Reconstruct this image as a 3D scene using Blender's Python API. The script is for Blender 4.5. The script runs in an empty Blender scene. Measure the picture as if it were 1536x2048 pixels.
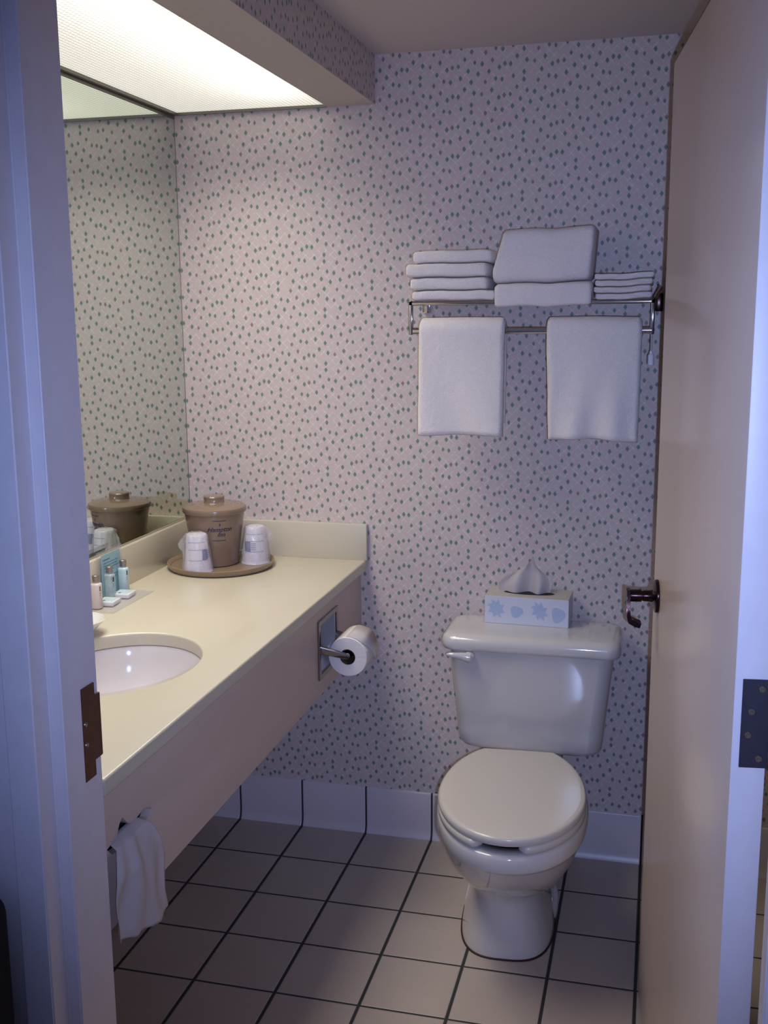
import bpy, bmesh, math, random
from mathutils import Vector, Matrix, noise
PI = math.pi
random.seed(7)
sc = bpy.context.scene
col = sc.collection

# ------------------------------------------------------------------ camera, world, light, exposure
cd = bpy.data.cameras.new('camera'); cam = bpy.data.objects.new('camera', cd); col.objects.link(cam); sc.camera = cam
YAW, PIT, ROLL = 0.2514, 0.1828, -0.0078
f_ = Vector((-math.sin(YAW)*math.cos(PIT), math.cos(YAW)*math.cos(PIT), -math.sin(PIT)))
r_ = Vector((math.cos(YAW), math.sin(YAW), 0)); u_ = r_.cross(f_)
rr = r_*math.cos(ROLL)+u_*math.sin(ROLL); uu = u_*math.cos(ROLL)-r_*math.sin(ROLL)
CAM = Vector((0.0038, -2.9392, 1.5518))
cam.matrix_world = Matrix((( rr.x, uu.x, -f_.x, CAM.x), (rr.y, uu.y, -f_.y, CAM.y), (rr.z, uu.z, -f_.z, CAM.z), (0, 0, 0, 1)))
cd.sensor_fit = 'VERTICAL'; cd.sensor_height = 36; cd.lens = 2150.7/2048*36; cd.clip_start = 0.05

w = bpy.data.worlds.new('world'); sc.world = w; w.use_nodes = True
w.node_tree.nodes['Background'].inputs[0].default_value = (0.26, 0.34, 0.80, 1)
w.node_tree.nodes['Background'].inputs[1].default_value = 0.24

PANEL_GLOW = 0.30            # the diffuser's own even glow
TUBE = 6.5                  # fluorescent tube behind the diffuser
WARM = (1.0, 0.95, 0.85)
def flash():                 # the photographer's flash, just beside the lens
    l = bpy.data.lights.new('camera_flash', 'SPOT'); l.energy = 92; l.color = (0.40, 0.53, 1.0)
    l.shadow_soft_size = 0.008; l.spot_size = math.radians(72); l.spot_blend = 1.0
    o = bpy.data.objects.new('camera_flash', l); col.objects.link(o)
    m = cam.matrix_world.copy(); m.translation = CAM + rr*0.036 - uu*0.030; o.matrix_world = m @ Matrix.Rotation(math.radians(-5), 4, 'Y') @ Matrix.Rotation(math.radians(2.5), 4, 'X')
flash()
def panel_lamp():            # the light thrown down by the prismatic panel, just under its face
    l = bpy.data.lights.new('panel_light', 'AREA'); l.shape = 'RECTANGLE'; l.size = 0.42; l.size_y = 1.26; l.energy = 9.3; l.color = WARM; l.spread = math.radians(126)
    o = bpy.data.objects.new('panel_light', l); col.objects.link(o); o.location = (-1.122, -0.870, 2.1065)
panel_lamp()
sc.view_settings.view_transform = 'Standard'; sc.view_settings.look = 'None'
sc.view_settings.exposure = 0.12; sc.view_settings.gamma = 1.0; sc.view_settings.use_curve_mapping = False
sc.cycles.use_denoising = True
sc.cycles.max_bounces = 10; sc.cycles.diffuse_bounces = 6; sc.cycles.glossy_bounces = 5; sc.cycles.transmission_bounces = 8
sc.cycles.sample_clamp_indirect = 6.0; sc.cycles.caustics_reflective = False; sc.cycles.caustics_refractive = False

# ------------------------------------------------------------------ materials
def S(r, g, b):
    f = lambda c: (c/255/12.92) if c/255 <= 0.04045 else ((c/255+0.055)/1.055)**2.4
    return (f(r), f(g), f(b), 1)
class NT:
    def __init__(s, name):
        s.m = bpy.data.materials.new(name); s.m.use_nodes = True; s.t = s.m.node_tree; s.b = s.t.nodes['Principled BSDF']
    def n(s, t, **k):
        o = s.t.nodes.new(t)
        for a, v in k.items(): setattr(o, a, v)
        return o
    def lk(s, a, b): s.t.links.new(a, b)
    def put(s, sock, v):
        if isinstance(v, bpy.types.NodeSocket): s.lk(v, sock)
        else: sock.default_value = v
    def math(s, op, a, b=0.0, c=0.0, clamp=False):
        o = s.n('ShaderNodeMath', operation=op, use_clamp=clamp)
        for i, v in enumerate((a, b, c)): s.put(o.inputs[i], v)
        return o.outputs[0]
    def vec(s, op, a, b=(0, 0, 0), out=0):
        o = s.n('ShaderNodeVectorMath', operation=op); s.put(o.inputs[0], a)
        if op not in ('LENGTH', 'ABSOLUTE', 'FLOOR'): s.put(o.inputs[1], b)
        return o.outputs[out]
    def mix(s, fac, a, b):
        o = s.n('ShaderNodeMix', data_type='RGBA'); s.put(o.inputs[0], fac); s.put(o.inputs[6], a); s.put(o.inputs[7], b)
        return o.outputs[2]
    def ramp(s, v, lo, hi, a=0.0, b=1.0):
        o = s.n('ShaderNodeMapRange', clamp=True); s.put(o.inputs[0], v)
        for i, x in enumerate((lo, hi, a, b)): o.inputs[i+1].default_value = x
        return o.outputs[0]
    def pos(s):
        o = s.n('ShaderNodeNewGeometry'); return o.outputs['Position']
    def obj(s): return s.n('ShaderNodeTexCoord').outputs['Object']
    def noise(s, v, scale, detail=2.0):
        o = s.n('ShaderNodeTexNoise'); s.put(o.inputs['Vector'], v); o.inputs['Scale'].default_value = scale; o.inputs['Detail'].default_value = detail
        return o.outputs['Fac']
    def bump(s, h, strength, dist):
        o = s.n('ShaderNodeBump'); s.lk(h, o.inputs['Height']); o.inputs['Strength'].default_value = strength; o.inputs['Distance'].default_value = dist
        s.lk(o.outputs[0], s.b.inputs['Normal'])
def simple(name, c, rough=0.5, metal=0.0, var=0.04, scale=40, bump=0.0, bd=0.001, coat=0.0, trans=0.0, spec=0.5, bscale=None):
    t = NT(name); p = t.obj(); nz = t.noise(p, scale, 3)
    dark = tuple(x*(1-var*2) for x in c[:3])+(1,); lite = tuple(min(1, x*(1+var)) for x in c[:3])+(1,)
    t.lk(t.mix(nz, dark, lite), t.b.inputs['Base Color'])
    t.b.inputs['Roughness'].default_value = rough; t.b.inputs['Metallic'].default_value = metal
    t.b.inputs['Coat Weight'].default_value = coat; t.b.inputs['Transmission Weight'].default_value = trans
    t.b.inputs['Specular IOR Level'].default_value = spec
    if bump: t.bump(t.noise(p, bscale or scale*4, 3), bump, bd)
    return t.m
M = {}
DOTS = [(16.8,-20.6,0),(44.4,-30.2,0),(81.4,-34.0,1),(108.2,-24.9,0),(126.1,-27.8,0),(26.3,-48.1,0),(52.8,-57.6,0),(72.4,-61.6,0),(99.3,-53.4,1),(9.3,-65.0,0),(35.7,-77.7,0),(61.8,-86.1,0),(90.3,-80.7,0),(117.6,-71.9,0),(132.1,-63.8,0),(15.2,-94.6,0),(43.6,-105.2,0),(80.9,-106.8,1),(108.2,-99.5,0),(124.8,-102.3,0),(25.9,-122.4,0),(51.3,-132.8,0),(71.5,-136.8,1),(98.1,-127.3,0),(9.3,-140.3,0),(44.5,-12.0,0),(89.7,-7.9,0),(116.7,-146.4,0),(131.0,-141.6,1)]
def wallpaper(name, axis):       # axis: which world axis runs along the wall
    t = NT(name); g = t.n('ShaderNodeSeparateXYZ'); t.lk(t.pos(), g.inputs[0])
    u = g.outputs[axis]; v = g.outputs[2]
    W, H = 0.1375, 0.150
    uu_ = t.math('DIVIDE', u, W); k = t.math('FLOOR', uu_); fu = t.math('MULTIPLY', t.math('SUBTRACT', uu_, k), W*1000)
    vv = t.math('SUBTRACT', t.math('DIVIDE', v, H), t.math('MULTIPLY', k, 0.5))
    fv = t.math('MULTIPLY', t.math('FRACT', vv), H*1000)
    SX, SZ = 5.5, 8.0
    cb = t.n('ShaderNodeCombineXYZ'); t.lk(t.math('DIVIDE', fu, SX), cb.inputs[0]); t.lk(t.math('DIVIDE', fv, SZ), cb.inputs[1])
    best = {0: None, 1: None}
    rnd = random.Random(3)
    for (x, z, b) in DOTS:
        z = z % 150.0
        zs = [z] + ([z-150] if z > 143 else []) + ([z+150] if z < 7 else [])
        for zz in zs:
            d = t.vec('ABSOLUTE', t.vec('SUBTRACT', cb.outputs[0], (x/SX, zz/SZ, 0)))
            q = t.vec('DOT_PRODUCT', d, (1, 1, 0), out=1)
            e = t.vec('LENGTH', d, out=1)
            s = t.math('ADD', t.math('MULTIPLY', q, 0.72), t.math('MULTIPLY', e, 0.30 if (x*7+zz) % 3 > 1 else 0.44))
            best[b] = s if best[b] is None else t.math('MINIMUM', best[b], s)
    mg = t.ramp(best[0], 0.74, 1.10, 1, 0); mb = t.ramp(best[1], 0.70, 1.06, 1, 0)
    p = t.pos()
    base = t.mix(t.noise(p, 5, 2), S(203, 188, 184), S(209, 195, 189))
    base = t.mix(t.ramp(t.noise(p, 170, 2), 0.52, 0.72), base, S(222, 176, 174))         # pink flecks
    base = t.mix(t.ramp(t.noise(t.vec('ADD', p, (3, 1, 2)), 130, 2), 0.54, 0.70), base, S(192, 194, 176))   # grey-green flecks
    a = t.math('ADD', u, v); b = t.math('SUBTRACT', u, v)
    for q in (a, b):                                                   # pale printed lattice
        s = t.math('ABSOLUTE', t.math('SUBTRACT', t.math('FRACT', t.math('MULTIPLY', q, 1/0.0243)), 0.5))
        ln = t.math('MULTIPLY', t.ramp(s, 0.03, 0.085, 0.45, 0), t.ramp(t.noise(p, 60, 2), 0.45, 0.56))
        base = t.mix(ln, base, S(236, 230, 228))
    gcol = t.mix(t.ramp(t.noise(p, 30, 2), 0.35, 0.65), S(108, 134, 121), S(120, 132, 128))
    base = t.mix(mg, base, gcol); base = t.mix(mb, base, S(146, 128, 122))
    t.lk(base, t.b.inputs['Base Color']); t.b.inputs['Roughness'].default_value = 0.55
    t.bump(t.noise(p, 900, 2), 0.15, 0.0006)
    return t.m
M['paper_x'] = wallpaper('wallpaper_leaf_print', 0)
M['paper_y'] = wallpaper('wallpaper_leaf_print_side', 1)

def floor_tiles():
    t = NT('beige_floor_tile'); p = t.pos(); g = t.n('ShaderNodeSeparateXYZ'); t.lk(p, g.inputs[0])
    P = 0.2032
    fx = t.math('DIVIDE', g.outputs[0], P); fy = t.math('DIVIDE', t.math('ADD', g.outputs[1], 0.209), P)
    dx = t.math('ABSOLUTE', t.math('SUBTRACT', fx, t.math('ROUND', fx))); dy = t.math('ABSOLUTE', t.math('SUBTRACT', fy, t.math('ROUND', fy)))
    d = t.math('MINIMUM', t.math('MULTIPLY', dx, P*0.85), t.math('MULTIPLY', dy, P*1.15))
    grout = t.ramp(d, 0.0028, 0.0040, 1, 0)
    cb = t.n('ShaderNodeCombineXYZ'); t.lk(t.math('FLOOR', fx), cb.inputs[0]); t.lk(t.math('FLOOR', fy), cb.inputs[1])
    wn = t.n('ShaderNodeTexWhiteNoise', noise_dimensions='3D'); t.lk(cb.outputs[0], wn.inputs['Vector'])
    c = t.mix(wn.outputs['Value'], S(186, 172, 160), S(196, 182, 170))
    c = t.mix(t.noise(p, 6, 3), c, S(178, 164, 154)); c = t.mix(t.ramp(t.noise(p, 500, 2), 0.5, 0.8), c, S(166, 150, 142))
    t.lk(t.mix(grout, c, S(48, 50, 50)), t.b.inputs['Base Color'])
    t.lk(t.math('ADD', t.math('MULTIPLY', grout, 0.45), 0.36), t.b.inputs['Roughness'])
    h = t.math('ADD', t.ramp(d, 0.0025, 0.0055), t.math('MULTIPLY', t.noise(p, 90, 3), 0.08)); t.bump(h, 0.6, 0.002)
    return t.m
M['floor'] = floor_tiles()
def cove():
    t = NT('glazed_cove_tile'); p = t.pos(); g = t.n('ShaderNodeSeparateXYZ'); t.lk(p, g.inputs[0])
    fx = t.math('DIVIDE', g.outputs[0], 0.2032); d = t.math('MULTIPLY', t.math('ABSOLUTE', t.math('SUBTRACT', fx, t.math('ROUND', fx))), 0.2032)
    gr = t.ramp(d, 0.0022, 0.0036, 1, 0)
    c = t.mix(t.noise(p, 8, 3), S(206, 196, 200), S(216, 206, 208))
    t.lk(t.mix(gr, c, S(50, 50, 54)), t.b.inputs['Base Color']); t.lk(t.math('ADD', t.math('MULTIPLY', gr, 0.5), 0.34), t.b.inputs['Roughness'])
    t.bump(t.math('ADD', t.ramp(d, 0.002, 0.005), t.math('MULTIPLY', t.noise(p, 60, 2), 0.1)), 0.5, 0.002)
    return t.m
M['cove'] = cove()
M['plaster'] = simple('painted_plaster', S(206, 196, 188), 0.8, bump=0.2, scale=60)
M['ceil'] = simple('painted_ceiling', S(214, 202, 198), 0.85, bump=0.3, scale=120)
M['white_paint'] = simple('white_enamel_paint', S(220, 212, 216), 0.42, bump=0.12, scale=30)
def door_mat():
    t = NT('tan_door_laminate'); p = t.obj(); mp = t.vec('MULTIPLY', p, (12, 12, 0.8))
    c = t.mix(t.noise(mp, 6, 4), S(228, 208, 198), S(232, 214, 204)); t.lk(c, t.b.inputs['Base Color'])
    t.b.inputs['Roughness'].default_value = 0.24; t.bump(t.noise(mp, 10, 3), 0.08, 0.001)
    return t.m
M['door'] = door_mat()
M['edge_shadow'] = simple('brown_edge_shadow', S(120, 84, 48), 0.5)  # brown of the flash shadow beside the door, put into a colour
M['counter'] = simple('cream_cultured_marble', S(204, 195, 174), 0.32, var=0.02, scale=300, coat=0.2)
M['apron'] = simple('beige_laminate', S(204, 184, 172), 0.38, var=0.03, scale=25)
M['porc'] = simple('bone_porcelain', S(206, 200, 196), 0.12, var=0.01, scale=5, coat=0.6)
M['seat'] = simple('bone_seat_plastic', S(202, 194, 184), 0.22, var=0.01, scale=5)
M['sink'] = simple('white_porcelain', S(214, 208, 206), 0.10, var=0.01, scale=5, coat=0.7)
M['chrome'] = simple('polished_chrome', S(205, 200, 195), 0.10, metal=1.0, var=0.02, scale=20)
M['satin'] = simple('satin_chrome', S(225, 225, 230), 0.35, metal=0.8, var=0.02)
M['brushed'] = simple('brushed_steel', S(165, 158, 150), 0.28, metal=1.0, var=0.05, scale=80)
M['bronze'] = simple('dark_bronze', S(62, 44, 42), 0.22, metal=0.9, var=0.05, scale=60)
M['strike'] = simple('oil_rubbed_bronze_plate', S(110, 70, 52), 0.5, metal=0.5, var=0.2, scale=60)
M['hinge'] = simple('dull_steel_hinge', S(66, 64, 76), 0.42, metal=0.55, var=0.12, scale=60)
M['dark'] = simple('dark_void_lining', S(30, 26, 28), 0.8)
M['black'] = simple('black_fabric', S(14, 12, 16), 0.9)
M['bucket'] = simple('taupe_plastic', S(134, 112, 96), 0.20, var=0.02, scale=30, coat=0.3)
M['tray'] = simple('taupe_plastic_tray', S(140, 118, 98), 0.35, var=0.03, scale=30)
M['navy'] = simple('navy_print', S(24, 26, 84), 0.4)
M['blue'] = simple('blue_print', S(50, 66, 140), 0.4)
M['paper'] = simple('white_tissue_paper', S(226, 220, 216), 0.9, var=0.03, scale=60, bump=0.4, bd=0.001)
M['roll'] = simple('white_toilet_paper', S(226, 218, 214), 0.9, var=0.03, scale=120, bump=0.4, bd=0.0008)
M['core'] = simple('cardboard_core', S(96, 74, 54), 0.9)
M['cup'] = simple('white_plastic_cup', S(214, 210, 218), 0.3, var=0.02)
M['dish'] = simple('white_ceramic_dish', S(222, 220, 214), 0.12, coat=0.5, var=0.01)
M['cap'] = simple('silver_bottle_cap', S(150, 142, 142), 0.35, metal=0.7)
M['lotion'] = simple('white_lotion_plastic', S(218, 204, 200), 0.4)
M['pale_blue'] = simple('pale_blue_plastic', S(190, 210, 214), 0.3)
M['teal_card'] = simple('teal_printed_card', S(150, 186, 196), 0.5, var=0.03)
M['card_ink'] = simple('dark_teal_ink', S(80, 112, 124), 0.6)
M['label_dark'] = simple('dark_green_label', S(46, 62, 54), 0.5)
M['white_card'] = simple('white_card', S(214, 216, 216), 0.5)
M['white_gloss'] = simple('glossy_white_plastic', S(236, 236, 240), 0.1)
M['carpet'] = simple('dark_bedroom_carpet', S(60, 56, 62), 0.95, var=0.2, scale=400)
M['stain'] = simple('dark_red_brown_sealant', S(58, 26, 24), 0.6)
def terry(name, c):
    t = NT(name); p = t.obj(); c0 = tuple(x*0.9 for x in c[:3])+(1,)
    t.lk(t.mix(t.ramp(t.noise(p, 420, 2), 0.3, 0.7), c0, c), t.b.inputs['Base Color'])
    t.b.inputs['Roughness'].default_value = 0.95; t.b.inputs['Sheen Weight'].default_value = 0.3; t.b.inputs['Specular IOR Level'].default_value = 0.1
    t.bump(t.math('ADD', t.noise(p, 520, 2), t.math('MULTIPLY', t.noise(p, 60, 2), 1.2)), 0.7, 0.003)
    return t.m
M['terry'] = terry('white_terry_cloth', S(246, 236, 230))
def clearish(name, tint, a, rough=0.15):
    t = NT(name); tr = t.n('ShaderNodeBsdfTransparent'); tr.inputs[0].default_value = tint
    mx = t.n('ShaderNodeMixShader'); fr = t.math('ADD', t.math('MULTIPLY', t.noise(t.obj(), 90, 3), 0.25), a-0.12)
    t.lk(fr, mx.inputs[0]); t.lk(tr.outputs[0], mx.inputs[1]); t.lk(t.b.outputs[0], mx.inputs[2])
    t.b.inputs['Base Color'].default_value = (0.8, 0.78, 0.82, 1); t.b.inputs['Roughness'].default_value = rough
    t.lk(mx.outputs[0], t.t.nodes['Material Output'].inputs['Surface'])
    return t.m
M['wrap'] = clearish('clear_plastic_wrap', (0.96, 0.95, 0.97, 1), 0.27)
M['acrylic'] = clearish('clear_acrylic', (0.93, 0.93, 0.93, 1), 0.14, 0.05)
M['aqua'] = clearish('clear_aqua_bottle', (0.70, 0.90, 0.88, 1), 0.35, 0.1)
def tissue_translucent():
    t = NT('thin_white_tissue'); tl = t.n('ShaderNodeBsdfTranslucent'); tl.inputs[0].default_value = S(226, 220, 220)
    mx = t.n('ShaderNodeMixShader'); mx.inputs[0].default_value = 0.35
    t.lk(t.mix(t.noise(t.obj(), 80, 2), S(216, 208, 208), S(230, 222, 222)), t.b.inputs['Base Color']); t.b.inputs['Roughness'].default_value = 0.95
    t.lk(t.b.outputs[0], mx.inputs[1]); t.lk(tl.outputs[0], mx.inputs[2]); t.lk(mx.outputs[0], t.t.nodes['Material Output'].inputs['Surface'])
    return t.m
M['tissue'] = tissue_translucent()
def mirror_mat():
    t = NT('silvered_mirror'); t.lk(t.mix(t.noise(t.obj(), 2, 1), (0.68, 0.735, 0.66, 1), (0.69, 0.745, 0.67, 1)), t.b.inputs['Base Color'])
    t.b.inputs['Metallic'].default_value = 1; t.b.inputs['Roughness'].default_value = 0.012
    return t.m
M['mirror'] = mirror_mat()
def diffuser_mat():              # prismatic acrylic panel: lets the tube's light through, small prism cells
    t = NT('prismatic_diffuser'); p = t.obj(); g = t.n('ShaderNodeSeparateXYZ'); t.lk(p, g.inputs[0])
    k = 2*PI/0.017
    a = t.math('MULTIPLY', t.math('SINE', t.math('MULTIPLY', t.math('ADD', g.outputs[0], g.outputs[1]), k*0.7)), t.math('SINE', t.math('MULTIPLY', t.math('SUBTRACT', g.outputs[0], g.outputs[1]), k*0.7)))
    c = t.ramp(a, -0.6, 0.6, 0.66, 1.0)
    tl = t.n('ShaderNodeBsdfTranslucent'); cc = t.n('ShaderNodeCombineColor')
    for i, wv in enumerate((0.86, 0.86, 0.85)): t.lk(t.math('MULTIPLY', c, wv), cc.inputs[i])
    t.lk(cc.outputs[0], tl.inputs[0])
    em = t.n('ShaderNodeEmission'); em.inputs[0].default_value = (*WARM, 1); t.lk(t.math('MULTIPLY', c, PANEL_GLOW), em.inputs[1])
    ad = t.n('ShaderNodeAddShader'); t.lk(tl.outputs[0], ad.inputs[0]); t.lk(em.outputs[0], ad.inputs[1])
    t.lk(ad.outputs[0], t.t.nodes['Material Output'].inputs['Surface'])
    return t.m
M['diffuser'] = diffuser_mat()
def tube_mat():
    t = NT('fluorescent_tube'); em = t.n('ShaderNodeEmission'); em.inputs[0].default_value = (*WARM, 1); em.inputs[1].default_value = TUBE
    t.lk(em.outputs[0], t.t.nodes['Material Output'].inputs['Surface']); return t.m
M['tube'] = tube_mat()
M['housing'] = simple('white_light_housing', S(235, 235, 235), 0.7)
M['frame_grey'] = simple('grey_metal_channel', S(118, 114, 104), 0.35, metal=0.6)
M['carton'] = simple('white_carton', S(206, 208, 218), 0.5, var=0.01)
M['leaf'] = simple('pale_blue_leaf_print', S(172, 187, 214), 0.55, var=0.06, scale=120)
M['carton_top'] = simple('beige_carton_top', S(190, 184, 176), 0.6)

# ------------------------------------------------------------------ builders
def chainM(p):
    m = Matrix.Identity(4)
    while p is not None: m = p.matrix_basis @ m; p = p.parent
    return m
def finish(name, bm, mats, parent=None, smooth=True, local=False, auto=35):
    me = bpy.data.meshes.new(name); bmesh.ops.recalc_face_normals(bm, faces=bm.faces); bm.to_mesh(me); bm.free()
    if not isinstance(mats, (list, tuple)): mats = [mats]
    for m in mats: me.materials.append(m if not isinstance(m, str) else M[m])
    o = bpy.data.objects.new(name, me); col.objects.link(o)
    if parent is not None:
        if not local: me.transform(chainM(parent).inverted())
        o.parent = parent
    else:                                   # put the origin at the base of the thing
        vs = [v.co for v in me.vertices]; c = Vector(((min(v.x for v in vs)+max(v.x for v in vs))/2, (min(v.y for v in vs)+max(v.y for v in vs))/2, min(v.z for v in vs)))
        me.transform(Matrix.Translation(-c)); o.location = c
    if smooth:
        for p in me.polygons: p.use_smooth = True
        try: me.set_sharp_from_angle(angle=math.radians(auto))
        except Exception: pass
    return o
def empty(name, loc, rz=0):
    o = bpy.data.objects.new(name, None); o.empty_display_size = 0.05; col.objects.link(o); o.location = loc; o.rotation_euler = (0, 0, rz); return o
def tag(o, label=None, cat=None, group=None, kind=None):
    for k, v in (('label', label), ('category', cat), ('group', group), ('kind', kind)):
        if v: o[k] = v
    return o
def struct(o, label=None):
    o['kind'] = 'structure'
    if label: o['label'] = label
    return o
def B(): return bmesh.new()
def box(bm, x0, x1, y0, y1, z0, z1, bev=0.0, seg=2, mi=0):
    r = bmesh.ops.create_cube(bm, size=1); vs = r['verts']
    for v in vs: v.co = Vector((x0+(v.co.x+.5)*(x1-x0), y0+(v.co.y+.5)*(y1-y0), z0+(v.co.z+.5)*(z1-z0)))
    fs = set(f for v in vs for f in v.link_faces)
    for f in fs: f.material_index = mi
    if bev: bmesh.ops.bevel(bm, geom=list({e for v in vs for e in v.link_edges}), offset=bev, segments=seg, affect='EDGES', profile=0.5)
    return bm
def boxo(name, dims, mat, parent=None, bev=0.0, seg=2, local=False):
    return finish(name, box(B(), *dims, bev, seg), mat, parent, bool(bev), local)
def rings(bm, R_, close=True, cap0=True, cap1=True):
    V = [[bm.verts.new(p) for p in r] for r in R_]; n = len(R_[0])
    for a, b in zip(V[:-1], V[1:]):
        for i in range(n if close else n-1):
            j = (i+1) % n
            try: bm.faces.new((a[i], a[j], b[j], b[i]))
            except ValueError: pass
    if cap0: bm.faces.new(V[0][::-1])
    if cap1: bm.faces.new(V[-1])
    return V
def lathe(bm, prof, c=(0, 0, 0), n=48, axis='Z', cap0=True, cap1=True, sx=1, sy=1):
    R_ = []
    for r, h in prof:
        ring = []
        for i in range(n):
            a = 2*PI*i/n; p = (r*math.cos(a)*sx, r*math.sin(a)*sy, h)
            if axis == 'X': p = (h, p[0], p[1])
            if axis == 'Y': p = (p[0], h, p[1])
            ring.append(Vector(p)+Vector(c))
        R_.append(ring)
    rings(bm, R_, True, cap0, cap1); return bm
def tube(bm, pts, r, n=12, flat=None, up=Vector((0, 0, 1))):
    pts = [Vector(p) for p in pts]; R_ = []
    for k, p in enumerate(pts):
        d = (pts[min(k+1, len(pts)-1)]-pts[max(k-1, 0)]).normalized()
        s = d.cross(up)
        if s.length < 1e-3: s = d.cross(Vector((1, 0, 0)))
        s.normalize(); t = s.cross(d).normalized(); rk = r[k] if isinstance(r, (list, tuple)) else r
        ra, rb = (rk, rk) if flat is None else (rk*flat[0], rk*flat[1])
        R_.append([p + s*ra*math.cos(2*PI*i/n)+t*rb*math.sin(2*PI*i/n) for i in range(n)])
    rings(bm, R_); return bm
def plate(name, outer, holes, axis, a0, a1, mat, parent=None, bev=0.0):
    """flat plate in a plane with holes; axis 'X': points are (y,z); 'Y': (x,z); 'Z': (x,y); extruded a0..a1"""
    cu = bpy.data.curves.new('outline', 'CURVE'); cu.dimensions = '2D'; cu.fill_mode = 'BOTH'
    th = (a1-a0)/2; cu.extrude = th-bev; cu.bevel_depth = bev; cu.bevel_resolution = 3; cu.offset = -bev
    for pl in [outer]+holes:
        s = cu.splines.new('POLY'); s.points.add(len(pl)-1); s.use_cyclic_u = True
        for q, p in zip(s.points, pl): q.co = (p[0], p[1], 0, 1)
    tmp = bpy.data.objects.new('outline', cu); col.objects.link(tmp)
    dg = bpy.context.evaluated_depsgraph_get(); me = bpy.data.meshes.new_from_object(tmp.evaluated_get(dg))
    bpy.data.objects.remove(tmp); bpy.data.curves.remove(cu)
    mid = (a0+a1)/2
    for v in me.vertices:
        x, y, z = v.co
        v.co = (z+mid, x, y) if axis == 'X' else (x, z+mid, y) if axis == 'Y' else (x, y, z+mid)
    bm = B(); bm.from_mesh(me); bpy.data.meshes.remove(me); bmesh.ops.remove_doubles(bm, verts=bm.verts, dist=1e-5)
    return finish(name, bm, mat, parent, True, auto=30)
def rect(a0, a1, b0, b1): return [(a0, b0), (a1, b0), (a1, b1), (a0, b1)]
def nz(x, y, z, s=1.0): return noise.noise(Vector((x*s, y*s, z*s)))

# ------------------------------------------------------------------ the room
ZC, ZS, XS = 2.2294, 2.1043, -0.7665
XL, XR, YF, YO = -1.36, 0.95, -1.545, -1.705
struct(boxo('floor', (XL, XR, -4.2, 0.0, -0.06, 0.0), 'floor'), 'beige square tile floor with dark grout')
struct(boxo('wall_back', (XL-0.1, XR+0.1, 0.0, 0.1, -0.06, 2.45), 'paper_x'), 'back wall in pink wallpaper printed with small green leaves')
struct(boxo('wall_left', (XL-0.1, XL, YF, 0.0, -0.06, 2.45), 'paper_y'), 'left wall behind the big mirror')
struct(boxo('wall_right', (XR, XR+0.1, -4.2, 0.0, -0.06, 2.45), 'paper_y'), 'right wall hidden behind the open door')
struct(boxo('ceiling', (XL-0.1, XR+0.1, YO, 0.0, ZC, ZC+0.1), 'ceil'), 'plain grey beige bathroom ceiling')
JX0, JX1, HEAD = -0.804, 0.175, 2.045        # clear opening of the door frame
struct(plate('wall_front', [(-3.2, 0), (JX0-0.02, 0), (JX0-0.02, HEAD+0.02), (JX1+0.02, HEAD+0.02), (JX1+0.02, 0), (XR, 0), (XR, 2.45), (-3.2, 2.45)], [], 'Y', YO, YF, 'white_paint'), 'white painted wall around the doorway')
# soffit with a rectangular opening for the lit panel
LX0, LX1, LY0, LY1 = -1.345, -0.900, -1.535, -0.008
bm = B(); box(bm, XS-0.012, XS, YF, 0, ZS, ZC)
sof = finish('wall_soffit', bm, 'paper_y', None, False); struct(sof, 'wallpapered side of the boxed-in light soffit')
struct(plate('ceiling_soffit', rect(XL, XS-0.0005, YF, 0.0), [rect(LX0, LX1, LY0, LY1)], 'Z', ZS-0.001, ZS+0.012, 'plaster'), 'beige underside of the light soffit')
# coved tile base along the back wall
bm = B(); prof = [(0.0, 0.144), (-0.004, 0.143), (-0.006, 0.139), (-0.0065, 0.03), (-0.008, 0.018), (-0.012, 0.008), (-0.0171, 0.001), (-0.0171, 0.0), (0.0, 0.0)]
rings(bm, [[Vector((x, y, z)) for y, z in prof] for x in (XL, XR)]); struct(finish('baseboard_back', bm, 'cove', auto=50), 'coved grey tile base along the back wall')
bm = B(); rings(bm, [[Vector((XL-p[0], y, p[1])) for p in prof] for y in (YF, -0.0175)]); struct(finish('baseboard_left', bm, 'cove', auto=50), 'coved tile base under the counter')

# door frame (pressed steel profile): face, rabbets and stop
def frame_profile(s, x):   # s=+1 left jamb, -1 right jamb; opening face at x
    P = [(-0.045, YO), (-0.045, YO-0.012), (0.0, YO-0.012), (0.0, -1.677), (0.020, -1.677), (0.020, -1.625), (0.0, -1.625), (0.0, YF+0.001), (-0.045, YF+0.001), (-0.045, YF), (-0.018, YF), (-0.018, YO)]
    return [(x+s*a, b) for a, b in P]
tr = empty('trim_1', (JX0, YO, 0)); struct(tr, 'white painted metal door frame around the doorway')
for s, x in ((1, JX0), (-1, JX1)):
    pf = frame_profile(s, x); bm = B(); rings(bm, [[Vector((a, b, z)) for a, b in pf] for z in (0, HEAD)])
    bmesh.ops.bevel(bm, geom=[e for e in bm.edges if abs(e.verts[0].co.z-e.verts[1].co.z) > 1], offset=0.0022, segments=3, affect='EDGES')
    finish('jamb', bm, 'white_paint', tr, auto=60)
bm = B(); pf = frame_profile(1, 0); rings(bm, [[Vector((x, b, HEAD-a)) for a, b in pf] for x in (JX0-0.045, JX1+0.045)]); finish('head', bm, 'white_paint', tr, auto=40)
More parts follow.
